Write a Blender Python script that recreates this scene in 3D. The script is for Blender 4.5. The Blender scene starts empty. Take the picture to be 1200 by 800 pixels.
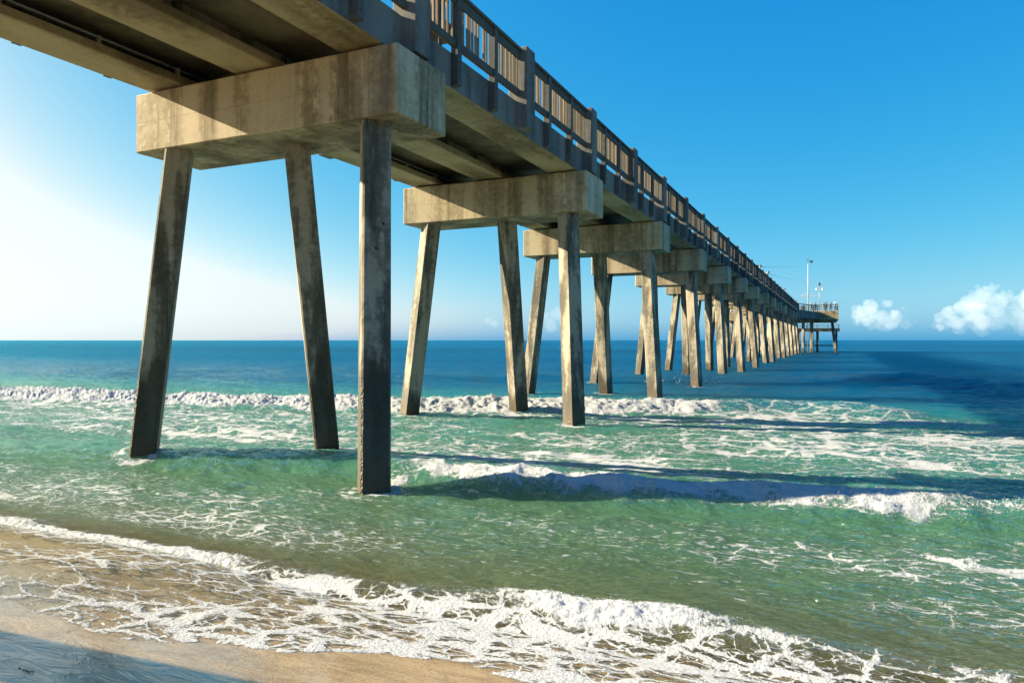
import bpy, bmesh, math, random
import numpy as np
from mathutils import Vector, Matrix

S = bpy.context.scene
COL = S.collection
R = math.radians
random.seed(7)
rng = np.random.default_rng(11)

# ------------------------------------------------------------------ camera
cam_d = bpy.data.cameras.new("camera")
cam_d.sensor_width = 36.0
cam_d.lens = 36.0 * 834.0 / 1200.0
cam_d.shift_y = -0.00117
cam_d.clip_start = 0.05
cam_d.clip_end = 100000.0
cam = bpy.data.objects.new("camera", cam_d)
cam.location = (0, 0, 2.55)
cam.rotation_euler = (R(90), 0, R(24.6))
COL.objects.link(cam)
S.camera = cam

# ------------------------------------------------------------------ light
SUN_TO = Vector((-2.247, -0.44, 1.0)).normalized()      # direction towards the sun
sun_d = bpy.data.lights.new("sun", 'SUN')
sun_d.energy = 5.0
sun_d.angle = R(0.53)
sun_d.color = (1.0, 0.81, 0.55)
sun = bpy.data.objects.new("sun", sun_d)
sun.rotation_euler = SUN_TO.to_track_quat('Z', 'Y').to_euler()
sun.location = (-60, -12, 40)
COL.objects.link(sun)

world = bpy.data.worlds.new("World")
S.world = world
world.use_nodes = True
wn = world.node_tree
for n in list(wn.nodes):
    wn.nodes.remove(n)
sky = wn.nodes.new('ShaderNodeTexSky')
sky.sky_type = 'NISHITA'
sky.sun_disc = False
sky.sun_elevation = math.asin(SUN_TO.z)
sky.sun_rotation = math.atan2(SUN_TO.x, SUN_TO.y)
sky.altitude = 0
sky.air_density = 0.6
sky.dust_density = 1.25
sky.ozone_density = 1.5
# grade the clear-sky colours towards the photograph's deep polarised blue: per-channel gain and power
EXPO = 2.1
BG = 0.05
def wmath(op, a, b):
    nd = wn.nodes.new('ShaderNodeMath'); nd.operation = op
    for k, v in enumerate((a, b)):
        if isinstance(v, bpy.types.NodeSocket): wn.links.new(v, nd.inputs[k])
        else: nd.inputs[k].default_value = v
    return nd.outputs[0]
sp = wn.nodes.new('ShaderNodeSeparateColor'); wn.links.new(sky.outputs[0], sp.inputs[0])
def grade(ch, gain, power):
    return wmath('MULTIPLY', wmath('POWER', wmath('MULTIPLY', sp.outputs[ch], 0.05), power), gain / (BG * 2 ** EXPO))
lift = wmath('MAXIMUM', wmath('SUBTRACT', wmath('MULTIPLY', sp.outputs[0], 0.05), 0.12), 0.0)
cb = wmath('ADD', grade(2, 1.32, 0.27), wmath('MULTIPLY', lift, 0.5 / (BG * 2 ** EXPO)))
cg = wmath('MINIMUM', wmath('ADD', grade(1, 2.66, 0.79), wmath('MULTIPLY', lift, 1.15 / (BG * 2 ** EXPO))), wmath('MULTIPLY', cb, 0.98))
cr_ = wmath('MINIMUM', grade(0, 42.0, 2.42), wmath('MULTIPLY', cg, 0.88))
cc = wn.nodes.new('ShaderNodeCombineColor')
for k, v in enumerate((cr_, cg, cb)): wn.links.new(v, cc.inputs[k])
bg = wn.nodes.new('ShaderNodeBackground')
bg.inputs['Strength'].default_value = BG
wo = wn.nodes.new('ShaderNodeOutputWorld')
wn.links.new(cc.outputs[0], bg.inputs['Color'])
wn.links.new(bg.outputs[0], wo.inputs['Surface'])

S.view_settings.view_transform = 'Standard'
S.view_settings.look = 'None'
S.view_settings.exposure = EXPO
S.view_settings.gamma = 1.0
S.view_settings.use_curve_mapping = False
S.render.engine = 'CYCLES'
S.cycles.use_denoising = True
S.cycles.max_bounces = 8
S.cycles.diffuse_bounces = 4
S.cycles.glossy_bounces = 3
S.cycles.transparent_max_bounces = 12
S.cycles.volume_bounces = 6
S.cycles.caustics_reflective = False
S.cycles.caustics_refractive = False
S.cycles.sample_clamp_indirect = 6.0

# ------------------------------------------------------------------ helpers: objects
def meta(o, label=None, cat=None, group=None, kind=None):
    if label: o['label'] = label
    if cat: o['category'] = cat
    if group: o['group'] = group
    if kind: o['kind'] = kind
    return o

def empty(name, loc=(0, 0, 0), parent=None):
    o = bpy.data.objects.new(name, None)
    o.empty_display_size = 0.3
    o.location = loc
    COL.objects.link(o)
    if parent: o.parent = parent
    return o

def link(name, me, parent=None, loc=None, mat4=None):
    o = bpy.data.objects.new(name, me)
    COL.objects.link(o)
    if parent: o.parent = parent
    if loc is not None: o.location = loc
    if mat4 is not None: o.matrix_local = mat4
    return o

def mesh_from(name, verts, faces, mat, smooth=False):
    me = bpy.data.meshes.new(name)
    me.from_pydata([tuple(v) for v in verts], [], [tuple(f) for f in faces])
    me.validate()
    bm = bmesh.new(); bm.from_mesh(me)
    bmesh.ops.recalc_face_normals(bm, faces=bm.faces)
    bm.to_mesh(me); bm.free()
    if mat is not None: me.materials.append(mat)
    if smooth:
        me.polygons.foreach_set('use_smooth', [True] * len(me.polygons))
    return me

class Geo:
    """collects solid pieces that belong to ONE part"""
    def __init__(s): s.v = []; s.f = []
    def add(s, vs, fs):
        b = len(s.v); s.v += list(vs); s.f += [tuple(i + b for i in f) for f in fs]; return s
    def box(s, x0, x1, y0, y1, z0, z1, bev=0.0):
        bm = bmesh.new()
        bmesh.ops.create_cube(bm, size=1.0)
        for v in bm.verts:
            v.co = Vector(((x0 + x1) / 2 + v.co.x * (x1 - x0), (y0 + y1) / 2 + v.co.y * (y1 - y0), (z0 + z1) / 2 + v.co.z * (z1 - z0)))
        if bev:
            bmesh.ops.bevel(bm, geom=list(bm.edges), offset=bev, segments=1, affect='EDGES', profile=0.5)
        bm.verts.index_update()
        s.add([v.co.copy() for v in bm.verts], [[v.index for v in f.verts] for f in bm.faces])
        bm.free(); return s
    def prism(s, poly, y0, y1):
        n = len(poly)
        vs = [(x, y0, z) for x, z in poly] + [(x, y1, z) for x, z in poly]
        fs = [[i, (i + 1) % n, n + (i + 1) % n, n + i] for i in range(n)]
        fs += [list(range(n))[::-1], list(range(n, 2 * n))]
        return s.add(vs, fs)
    def tube(s, p0, p1, r0, r1=None, n=8):
        r1 = r0 if r1 is None else r1
        p0, p1 = Vector(p0), Vector(p1)
        q = (p1 - p0).to_track_quat('Z', 'Y')
        vs = []
        for p, r in ((p0, r0), (p1, r1)):
            for k in range(n):
                a = 2 * math.pi * k / n
                vs.append(p + q @ Vector((r * math.cos(a), r * math.sin(a), 0)))
        fs = [[k, (k + 1) % n, n + (k + 1) % n, n + k] for k in range(n)] + [list(range(n))[::-1], list(range(n, 2 * n))]
        return s.add(vs, fs)
    def ball(s, c, r, sub=1, sq=(1, 1, 1)):
        bm = bmesh.new(); bmesh.ops.create_icosphere(bm, subdivisions=sub, radius=r)
        bm.verts.index_update()
        s.add([Vector(c) + Vector((v.co.x * sq[0], v.co.y * sq[1], v.co.z * sq[2])) for v in bm.verts], [[v.index for v in f.verts] for f in bm.faces])
        bm.free(); return s
    def mesh(s, name, mat, smooth=False): return mesh_from(name, s.v, s.f, mat, smooth)

# ------------------------------------------------------------------ helpers: materials
class NT:
    def __init__(s, name):
        s.m = bpy.data.materials.new(name); s.m.use_nodes = True
        s.t = s.m.node_tree
        for n in list(s.t.nodes): s.t.nodes.remove(n)
        s.out = s.t.nodes.new('ShaderNodeOutputMaterial')
    def n(s, typ, ins=None, **kw):
        nd = s.t.nodes.new(typ)
        for k, v in kw.items(): setattr(nd, k, v)
        for k, v in (ins or {}).items(): s.set(nd.inputs[k], v)
        return nd
    def set(s, sock, v):
        if hasattr(v, 'is_output') or isinstance(v, bpy.types.NodeSocket): s.t.links.new(v, sock)
        else: sock.default_value = v
    def math(s, op, a, b=0.0, c=0.0, clamp=False):
        nd = s.t.nodes.new('ShaderNodeMath'); nd.operation = op; nd.use_clamp = clamp
        s.set(nd.inputs[0], a); s.set(nd.inputs[1], b); s.set(nd.inputs[2], c)
        return nd.outputs[0]
    def maprange(s, v, a, b, c=0.0, d=1.0, smooth=False):
        nd = s.t.nodes.new('ShaderNodeMapRange'); nd.clamp = True
        if smooth: nd.interpolation_type = 'SMOOTHSTEP'
        for i, x in enumerate((v, a, b, c, d)): s.set(nd.inputs[i], x)
        return nd.outputs[0]
    def ramp(s, v, stops):
        nd = s.t.nodes.new('ShaderNodeValToRGB'); cr = nd.color_ramp
        while len(cr.elements) < len(stops): cr.elements.new(0.5)
        for e, (p, c) in zip(cr.elements, stops):
            e.position = p; e.color = (c[0], c[1], c[2], 1)
        s.set(nd.inputs[0], v); return nd.outputs[0]
    def mix(s, f, a, b, blend='MIX'):
        nd = s.t.nodes.new('ShaderNodeMix'); nd.data_type = 'RGBA'; nd.blend_type = blend
        s.set(nd.inputs[0], f)
        for i, x in ((6, a), (7, b)):
            if isinstance(x, tuple) and len(x) == 3: x = (*x, 1)
            s.set(nd.inputs[i], x)
        return nd.outputs[2]
    def pos(s, scale=(1, 1, 1), loc=(0, 0, 0), obj=False):
        src = s.n('ShaderNodeTexCoord').outputs['Object'] if obj else s.n('ShaderNodeNewGeometry').outputs['Position']
        mp = s.n('ShaderNodeMapping', {'Vector': src, 'Scale': scale, 'Location': loc})
        return mp.outputs[0]
    def noise(s, vec, scale=1.0, detail=4, rough=0.55, dist=0.0):
        return s.n('ShaderNodeTexNoise', {'Vector': vec, 'Scale': scale, 'Detail': detail, 'Roughness': rough, 'Distortion': dist}).outputs[0]
    def bump(s, h, strength=0.3, dist=0.02, normal=None):
        nd = s.n('ShaderNodeBump', {'Height': h, 'Strength': strength, 'Distance': dist})
        if normal is not None: s.set(nd.inputs['Normal'], normal)
        return nd.outputs[0]
    def principled(s, col, rough=0.8, normal=None, spec=0.3, **kw):
        p = s.n('ShaderNodeBsdfPrincipled')
        if isinstance(col, tuple): col = (*col, 1)
        s.set(p.inputs['Base Color'], col); s.set(p.inputs['Roughness'], rough)
        s.set(p.inputs['Specular IOR Level'], spec)
        if normal is not None: s.set(p.inputs['Normal'], normal)
        for k, v in kw.items(): s.set(p.inputs[k], v)
        return p.outputs[0]
    def done(s, surf=None, vol=None):
        if surf is not None: s.t.links.new(surf, s.out.inputs['Surface'])
        if vol is not None: s.t.links.new(vol, s.out.inputs['Volume'])
        return s.m

def concrete(name, dark, mid, light, band=(1.5, 1.5, 0.10), streak=(8.0, 8.0, 0.28), strk=1.0, seed=0.0, algae=False, joints=False):
    t = NT(name)
    off = (seed, seed * 2, seed * 3)
    iso = t.pos((1, 1, 1), off)
    b1 = t.noise(t.pos(band, off), 1.0, 3, 0.5, 0.25)                 # broad bands left by running water
    s1 = t.noise(t.pos(streak, off), 1.0, 4, 0.6, 0.2)                # thin runs
    s2 = t.noise(t.pos(tuple(c * 0.55 for c in streak), (seed + 5, 2, 1)), 1.0, 3, 0.6)
    m1 = t.noise(iso, 1.6, 5, 0.62, 0.4)                              # blotches
    m2 = t.noise(iso, 7.0, 5, 0.7)
    n4 = t.noise(iso, 42.0, 3, 0.75)
    v = t.math('ADD', t.math('MULTIPLY', b1, 0.75), t.math('ADD', t.math('MULTIPLY', m1, 0.25), t.math('MULTIPLY', m2, 0.25)))
    v = t.maprange(v, 0.50, 0.74)
    col = t.ramp(v, [(0.0, tuple(c * 0.55 for c in mid)), (0.38, mid), (0.7, light), (1.0, tuple(min(1, c * 1.12) for c in light))])
    runs = t.math('MULTIPLY', t.maprange(s1, 0.50, 0.66, 0, 1, True), t.maprange(b1, 0.58, 0.40, 0.1, 1.0))
    runs = t.math('MULTIPLY', runs, t.maprange(m1, 0.30, 0.6))
    col = t.mix(t.math('MULTIPLY', runs, 0.75 * strk), col, dark)
    pale = t.math('MULTIPLY', t.maprange(s2, 0.57, 0.66, 0, 1, True), t.maprange(m2, 0.42, 0.62))
    col = t.mix(t.math('MULTIPLY', pale, 0.5 * strk), col, tuple(min(1, c * 1.3) for c in light))
    col = t.mix(t.maprange(n4, 0.40, 0.75, 0.0, 0.42), col, tuple(c * 0.5 for c in mid))
    vor = t.n('ShaderNodeTexVoronoi', {'Vector': iso, 'Scale': 11.0}).outputs['Distance']
    hole = t.math('LESS_THAN', t.math('ADD', vor, t.math('MULTIPLY', m2, 0.16)), 0.155)
    col = t.mix(t.math('MULTIPLY', hole, 0.65), col, tuple(c * 0.3 for c in dark))
    spz = t.n('ShaderNodeSeparateXYZ', {'Vector': t.n('ShaderNodeNewGeometry').outputs['Position']})
    hj = 0.0
    if joints:
        # board-form joints in the cast faces
        wz = t.math('ADD', spz.outputs[2], t.math('MULTIPLY', t.math('SUBTRACT', m1, 0.5), 0.02))
        fr = t.math('ABSOLUTE', t.math('SUBTRACT', t.math('FRACT', t.math('DIVIDE', t.math('SUBTRACT', wz, 6.48), 0.61)), 0.5))
        line = t.maprange(fr, 0.484, 0.497)
        ln = t.math('MULTIPLY', line, t.maprange(m2, 0.40, 0.60))
        col = t.mix(t.math('MULTIPLY', ln, 0.5), col, dark)
        hj = t.math('MULTIPLY', ln, -0.6)
    rough = 0.85
    if algae:
        # wet growth on the pile foot; the dark band reaches higher on the near bents
        lim = t.maprange(spz.outputs[1], 13.5, 17.0, 2.0, 0.75)
        e = t.math('ADD', spz.outputs[2], t.math('MULTIPLY', t.math('SUBTRACT', t.noise(t.pos((2.6, 2.6, 0.6)), 1.0, 6, 0.66), 0.5), 2.6))
        wet = t.maprange(t.math('SUBTRACT', lim, e), -0.30, 0.22, 0.0, 1.0, True)
        col = t.mix(t.math('MULTIPLY', wet, 0.86), col, (0.022, 0.022, 0.014))
        foot = t.maprange(spz.outputs[2], 0.75, 0.1, 0.0, 0.6, True)
        col = t.mix(foot, col, (0.06, 0.036, 0.014))
        rough = t.math('SUBTRACT', 0.85, t.math('MULTIPLY', wet, 0.35))
    h = t.math('ADD', t.math('MULTIPLY', n4, 0.6), t.math('ADD', t.math('MULTIPLY', m2, 0.5), t.math('MULTIPLY', hole, -1.0)))
    h = t.math('ADD', h, hj)
    if algae:
        bz = t.n('ShaderNodeTexVoronoi', {'Vector': iso, 'Scale': 26.0}).outputs['Distance']
        h = t.math('ADD', h, t.math('MULTIPLY', t.math('MULTIPLY', bz, wet), -2.2))
        col = t.mix(t.math('MULTIPLY', t.math('MULTIPLY', t.math('LESS_THAN', bz, 0.22), wet), t.maprange(m1, 0.5, 0.6, 0.0, 0.5)), col, (0.16, 0.15, 0.12))
    nb = t.bump(h, 0.55, 0.012)
    return t.done(t.principled(col, rough, nb, 0.3))

M_cap = concrete("cap_concrete", (0.075, 0.055, 0.028), (0.30, 0.255, 0.165), (0.45, 0.40, 0.28), strk=1.4, seed=3.0, joints=True)
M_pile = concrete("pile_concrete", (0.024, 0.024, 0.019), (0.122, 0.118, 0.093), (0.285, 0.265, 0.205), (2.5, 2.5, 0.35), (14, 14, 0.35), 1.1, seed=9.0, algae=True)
M_girder = concrete("girder_concrete", (0.10, 0.075, 0.035), (0.30, 0.245, 0.14), (0.40, 0.335, 0.21), (0.9, 0.35, 0.6), (3.0, 0.5, 3.0), 0.9, seed=5.0)
M_web = concrete("stained_web_concrete", (0.012, 0.011, 0.008), (0.22, 0.19, 0.125), (0.36, 0.31, 0.21), (1.0, 2.4, 0.05), (8.0, 6.0, 0.08), 1.33, seed=12.0)
M_fascia = concrete("fascia_concrete", (0.045, 0.045, 0.042), (0.115, 0.122, 0.118), (0.16, 0.168, 0.162), (0.8, 0.8, 0.12), (5.0, 5.0, 0.2), 0.7, seed=17.0)
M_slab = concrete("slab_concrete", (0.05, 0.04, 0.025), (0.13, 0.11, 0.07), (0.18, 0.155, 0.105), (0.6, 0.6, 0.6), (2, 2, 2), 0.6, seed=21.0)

def simple(name, col, rough=0.6, metallic=0.0, var=0.15, scale=6.0):
    t = NT(name)
    n = t.noise(t.pos(), scale, 4, 0.6)
    c = t.mix(t.maprange(n, 0.3, 0.7, 0.0, 1.0), tuple(x * (1 - var) for x in col), tuple(min(1, x * (1 + var)) for x in col))
    return t.done(t.principled(c, rough, t.bump(n, 0.15, 0.004), 0.4, Metallic=metallic))

def wood(name, vertical, dark, light):
    t = NT(name)
    sc = (14, 14, 1.1) if vertical else (14, 1.1, 14)
    n1 = t.noise(t.pos(sc), 1.0, 5, 0.65, 0.4)
    n2 = t.noise(t.pos(), 2.3, 3, 0.5)
    v = t.math('ADD', t.math('MULTIPLY', n1, 0.65), t.math('MULTIPLY', n2, 0.35))
    col = t.ramp(t.maprange(v, 0.32, 0.68), [(0.0, dark), (0.5, tuple((a + b) / 2 for a, b in zip(dark, light))), (1.0, light)])
    rnd = t.n('ShaderNodeObjectInfo').outputs['Random']
    col = t.mix(t.maprange(rnd, 0.0, 1.0, 0.0, 0.45), col, tuple(c * 0.55 for c in dark))
    k = t.n('ShaderNodeTexVoronoi', {'Vector': t.pos((5, 5, 2.0)), 'Scale': 1.0}).outputs['Distance']
    col = t.mix(t.math('MULTIPLY', t.math('LESS_THAN', k, 0.13), 0.55), col, tuple(c * 0.4 for c in dark))
    return t.done(t.principled(col, 0.8, t.bump(n1, 0.4, 0.004), 0.25))
M_wood = wood("weathered_rail_wood", False, (0.058, 0.062, 0.06), (0.125, 0.132, 0.126))
M_picket = wood("weathered_picket_wood", True, (0.17, 0.135, 0.088), (0.34, 0.285, 0.20))
M_pad = simple("bearing_rubber", (0.02, 0.02, 0.02), 0.7)
M_pipe = simple("grey_conduit", (0.22, 0.22, 0.20), 0.45)
M_bolt = simple("rusty_steel", (0.09, 0.05, 0.03), 0.7)
M_rust = simple("rust_stain", (0.035, 0.018, 0.010), 0.9)
M_white = simple("white_paint", (0.8, 0.8, 0.78), 0.4, var=0.04)
M_mast = simple("off_white_paint", (0.5, 0.5, 0.48), 0.4, var=0.04)
M_lampmetal = simple("grey_metal", (0.25, 0.27, 0.28), 0.4)
M_dark = simple("dark_metal", (0.05, 0.05, 0.05), 0.5)

# ------------------------------------------------------------------ numpy noise
TAB = rng.random((256, 256)).astype(np.float32)
def vnoise(x, y):
    xi = np.floor(x); yi = np.floor(y)
    fx = (x - xi); fy = (y - yi)
    fx = fx * fx * fx * (fx * (fx * 6 - 15) + 10); fy = fy * fy * fy * (fy * (fy * 6 - 15) + 10)
    xi = xi.astype(np.int64); yi = yi.astype(np.int64)
    a = TAB[xi & 255, yi & 255]; b = TAB[(xi + 1) & 255, yi & 255]
    c = TAB[xi & 255, (yi + 1) & 255]; d = TAB[(xi + 1) & 255, (yi + 1) & 255]
    return (a * (1 - fx) + b * fx) * (1 - fy) + (c * (1 - fx) + d * fx) * fy
def fbm(x, y, o=4, g=0.5):
    s = 0; a = 1; t = 0
    for i in range(o):
        s = s + a * vnoise(x + 17.3 * i, y - 9.1 * i); t += a
        x = x * 2.03 + 0.37 * y; y = y * 2.03 - 0.37 * x / 2.03; a *= g
    return s / t
def sstep(a, b, x):
    t = np.clip((x - a) / (b - a), 0, 1); return t * t * (3 - 2 * t)
def lut(x, pts):
    p = np.array(pts, float); return np.interp(x, p[:, 0], p[:, 1])

# ------------------------------------------------------------------ shore shape (metres, shared by sand and sea)
BED = [(-400, 9.0), (-60, 4.2), (-20, 2.2), (0, 0.98), (2.5, 0.62), (4, 0.37), (5.2, 0.09), (6.5, -0.25), (8.5, -0.55), (12, -0.85), (18, -1.05),
       (24, -1.05), (28, -1.6), (34, -3.0), (45, -4.6), (80, -7.0), (200, -9.0), (1000, -15.0), (60000, -20.0)]
def bed_z(x, y):
    z = lut(y + 0.35 * (fbm(x * 0.22 + 3, y * 0.05) - 0.5), BED)
    z = z + 0.15 * sstep(-4.3, -7.0, x) * sstep(7.2, 5.4, y) * sstep(2.0, 3.6, y)
    return z + 0.02 * (fbm(x * 0.7, y * 1.1 + 5, 3) - 0.5) * sstep(300, 100, np.abs(y))
def swash_edge(x):
    base = lut(x, [(-40, 3.6), (-12, 3.5), (-7, 3.3), (-6.2, 3.3), (-5.4, 3.3), (-4.5, 3.32), (-4.0, 3.55), (-3.4, 3.8), (-3.0, 4.12), (-2.5, 4.3), (-1.9, 4.2), (-1.5, 4.15), (-0.8, 4.0), (3, 4.0), (40, 4.2)])
    return base + 0.22 * (fbm(x * 1.3, x * 0 + 2.2, 4) - 0.5) + 0.05 * (vnoise(x * 9, x * 0 + 7) - 0.5)
W1 = [(-60, 5.9), (-12, 5.95), (-8, 5.95), (-5, 5.98), (-3.5, 6.05), (-2, 6.25), (-1, 6.4), (0, 6.45), (3, 6.8), (60, 7)]
W1H = [(-60, .10), (-12, .10), (-9.4, .10), (-7, .12), (-5.8, .10), (-4.6, .09), (-3.3, .10), (-2.6, .13), (-1.2, .13), (-0.4, .10), (0.6, .04), (60, .05)]
W1R = [(-60, .9), (-7.0, .9), (-6.2, .6), (-5.6, .1), (-4.6, .0), (-3.5, .1), (-2.9, .45), (-2.45, 1), (-1.3, 1), (-0.85, .3), (-0.4, 0), (60, 0)]
W2 = [(-60, 9), (-16, 10.2), (-12, 10.6), (-10, 10.9), (-8.5, 11.2), (-7, 11.0), (-5, 10.95), (-3, 11.15), (-1, 11.6), (1, 11.85), (3, 12.05), (8, 12.4), (60, 15)]
W2H = [(-60, .2), (-14, .26), (-10, .30), (-8, .30), (-7, .28), (-5, .31), (-1, .31), (1.2, .30), (2.6, .26), (6, .3), (60, .2)]
W2R = [(-60, 0), (-8.0, 0), (-7.2, .5), (-6.2, .75), (-5, .9), (-3.6, .75), (-2.2, .85), (-0.9, .75), (-0.2, .9), (0.6, .85), (1.2, .55), (1.9, .45), (2.6, .25), (3.5, .3), (9, .8), (60, 1)]
W3 = [(-90, 14), (-60, 17), (-35, 19.9), (-22, 21.0), (-14, 22.3), (-9.5, 24.0), (-6.6, 25.0), (-3.8, 26.2), (-1, 27.3), (2, 26.4), (8, 27), (60, 33)]
W3H = [(-90, .34), (-30, .36), (-20, .36), (-5, .38), (-3.5, .40), (-1, .42), (1.5, .34), (3.2, .15), (10, .1), (60, .2)]
W3R = [(-90, 1), (-4.6, 1), (-3.9, .7), (-3.6, 0), (60, 0)]
W4 = [(-160, 22), (-60, 33), (-40, 40), (-26, 38), (-15, 43), (-6, 48), (0, 47), (4, 46), (7, 43), (60, 50)]
W4H = [(-160, .5), (-26, .45), (-12, .25), (-7, .30), (-1, .62), (4, .66), (9, .5), (60, .4)]
SWELLS = [(W4, W4H, 2.6, 4.5)]

PILE_FEET = [(x + lx * 6.4, 11.16 + 10.15 * n + dy + ly * 6.4) for n in range(4) for x, dy, lx, ly in ((-12.54, -0.50, -0.100, -0.055), (-10.04, 0.22, 0.0, 0.150), (-7.64, -0.43, 0.085, -0.127))]
def wave(x, y, C, H, wf, wb):
    c = lut(x, C) + 0.5 * (fbm(x * 0.35 + 11, x * 0 + C[0][1], 3) - 0.5) * (1 if wf < 1.2 else 2.2)
    h = lut(x, H) * (0.82 + 0.36 * fbm(x * 0.6, x * 0 + 3.3 + C[0][1], 3))
    t = y - c
    return h * np.where(t < 0, np.exp(-(t / wf) ** 2), 1 / (1 + (t / wb) ** 2)), t

def sea(x, y):
    """height of the water, foam density, breaker-roll mask"""
    bed = bed_z(x, y)
    e1, t1 = wave(x, y, W1, W1H, 0.28, 0.75)
    e2, t2 = wave(x, y, W2, W2H, 0.55, 1.5)
    e3, t3 = wave(x, y, W3, W3H, 0.95, 2.4)
    eta = e1 + e2 + e3
    for C, H, a, b in SWELLS:
        e, _ = wave(x, y, C, H, a, b); eta = eta + e
    # far swell trains
    far = sstep(48, 75, y)
    ph = y * 0.36 + 5.0 * fbm(x * 0.012, y * 0.01 + 4, 3)
    eta = eta + far * sstep(900, 200, y) * 0.26 * (np.exp(1.5 * (np.sin(ph) - 1)) - 0.3) * (0.3 + 1.2 * fbm(x * 0.02 + 9, y * 0.03, 3))
    # chop
    amp = np.clip((y - 4.5) / 6.0, 0.15, 1.0)
    nearw = sstep(140, 50, y)
    eta = eta + amp * nearw * (0.15 * (fbm(x * 0.42, y * 1.05, 4) - 0.5) + 0.05 * (fbm(x * 1.6 + 0.5 * y, y * 2.9, 3) - 0.5)) * np.where(y > 14, 1.2, 1.0)
    rip = sstep(40, 18, y) * amp
    eta = eta + rip * 0.030 * (1 - 2 * np.abs(fbm(x * 1.5 + 40, y * 3.2 + 0.6 * x, 3) - 0.5) * 2)
    # turbulent breaker rolls
    r1 = lut(x, W1R) * np.clip(0.25 + 1.5 * fbm(x * 0.8 + 4, x * 0 + 9, 3), 0.35, 1.1) * sstep(-0.42, -0.10, t1 + 0.42 * (fbm(x * 1.9, y * 1.2, 4) - 0.5)) * sstep(0.22, -0.02, t1 + 0.2 * (fbm(x * 4, y * 4 + 8, 2) - 0.5))
    r2 = lut(x, W2R) * sstep(-0.78, -0.15, t2 + 0.6 * (fbm(x * 1.1, y * 0.9, 3) - 0.5)) * sstep(0.30, -0.05, t2 + 0.4 * (fbm(x * 2.4, y * 2.4 + 8, 3) - 0.5))
    r3 = lut(x, W3R) * sstep(-2.0, -0.8, t3 + 1.2 * (fbm(x * 0.8, y * 0.7, 3) - 0.5)) * sstep(0.35, -0.05, t3 + 0.8 * (fbm(x * 1.2, y * 1.2 + 8, 3) - 0.5))
    eta = eta + r1 * (0.035 * (fbm(x * 4, y * 4, 2, 0.6) - 0.45) + 0.045 * (fbm(x * 19, y * 22, 3, 0.75) - 0.42)) + r2 * (0.02 + 0.10 * (fbm(x * 2.6, y * 3, 2, 0.6) - 0.45) + 0.07 * (fbm(x * 12, y * 12, 3, 0.75) - 0.42)) + r3 * (0.03 + 0.22 * (fbm(x * 1.3, y * 1.6, 3, 0.6) - 0.45) + 0.24 * (fbm(x * 12, y * 11, 3, 0.8) - 0.42))
    # wash running up the sand
    edge = swash_edge(x)
    film = 0.006 + 0.03 * sstep(0, 2.0, y - edge) + 0.022 * fbm(x * 3, y * 4, 3) * sstep(0.1, 0.8, y - edge)
    up = np.where(y > edge, bed + film * sstep(0.0, 0.10, y - edge), bed - 0.05)
    k = sstep(6.6, 5.0, y)
    low = np.where(y < 5.6, np.maximum(eta * sstep(4.6, 5.6, y) - 0.10, up), np.maximum(eta, bed - 0.5))
    z = low
    # foam amount
    big = fbm(x * 0.16 + 2, y * 0.35, 3)
    mid = fbm(x * 0.5 + 31, y * 1.1, 3)
    F = np.zeros_like(x)
    # between breaker two and three: wide lace of old foam
    zone = sstep(11.2, 13.0, y) * sstep(0.6, -0.6, t3 + 0.9)
    F = np.maximum(F, zone * (0.24 + 0.50 * (mid - 0.35) + 0.45 * (big - 0.45)) * lut(x, [(-60, 1.05), (-12, 1.05), (-6, 1.05), (2, 1.05), (7, .8), (14, .5)]))
    # trailing foam behind breaker three, lace on its unbroken lip
    lip = sstep(-2.6, -1.6, t3) * sstep(1.2, 0.3, t3) * sstep(-4.2, -3.4, x) * sstep(3.4, 1.8, x)
    F = np.maximum(F, lip * 0.34)
    F = np.maximum(F, sstep(3.5, 0, np.abs(t3 - 1)) * sstep(-3, -9, x) * 0.16)
    # flecks between the first two breakers
    z12 = sstep(0.2, 1.0, t1) * sstep(-0.7, -1.6, t2)
    F = np.maximum(F, z12 * (0.23 + 0.50 * (mid - 0.42)) * lut(x, [(-60, 1.1), (-9, 1.1), (-6, .8), (-3, .6), (-0.5, .95), (2, 1.1), (60, 1)]))
    F = np.maximum(F, sstep(0, .5, t2) * sstep(2.5, 0.5, t2) * (0.20 + 0.5 * (mid - 0.4)))
    # swash foam sheet
    sw = sstep(0.0, 0.05, y - edge) * sstep(0.15, -0.25, t1)
    F = np.maximum(F, sw * np.clip(lut(x, [(-60, .28), (-6.4, .29), (-5.3, .34), (-4.5, .46), (-3, .58), (-1.5, .62), (0.0, .56), (0.6, .40), (60, .3)]) + 0.75 * (fbm(x * 0.9, y * 1.6 + 3, 3) - 0.5), 0, 0.95))
    F = np.maximum(F, sstep(-1.1, -0.6, t1) * sstep(0.1, -0.2, t1) * (0.30 + 0.5 * (fbm(x * 1.1 + 8, y * 1.8, 3) - 0.4)))
    rim = np.exp(-((y - edge - 0.04) / 0.05) ** 2)
    F = np.maximum(F, rim * (0.30 + 0.5 * fbm(x * 1.1 + 50, x * 0, 3)) * lut(x, [(-60, .5), (-5, .6), (-3, 1), (60, 1)]))
    for px, py in PILE_FEET:
        rr = np.hypot(x - px, (y - py) * 0.8)
        F = np.maximum(F, 0.62 * np.exp(-((rr - 0.42) / 0.22) ** 2) * (0.4 + 0.9 * fbm(x * 2.5 + px, y * 2.5, 2)))
    roll = np.maximum(np.maximum(r1, r2), r3)
    F = np.maximum(F, np.clip(roll * 0.9, 0, 1))
    return z, np.clip(F, 0, 1), roll, np.clip(z - bed, 0, 60), bed

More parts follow.
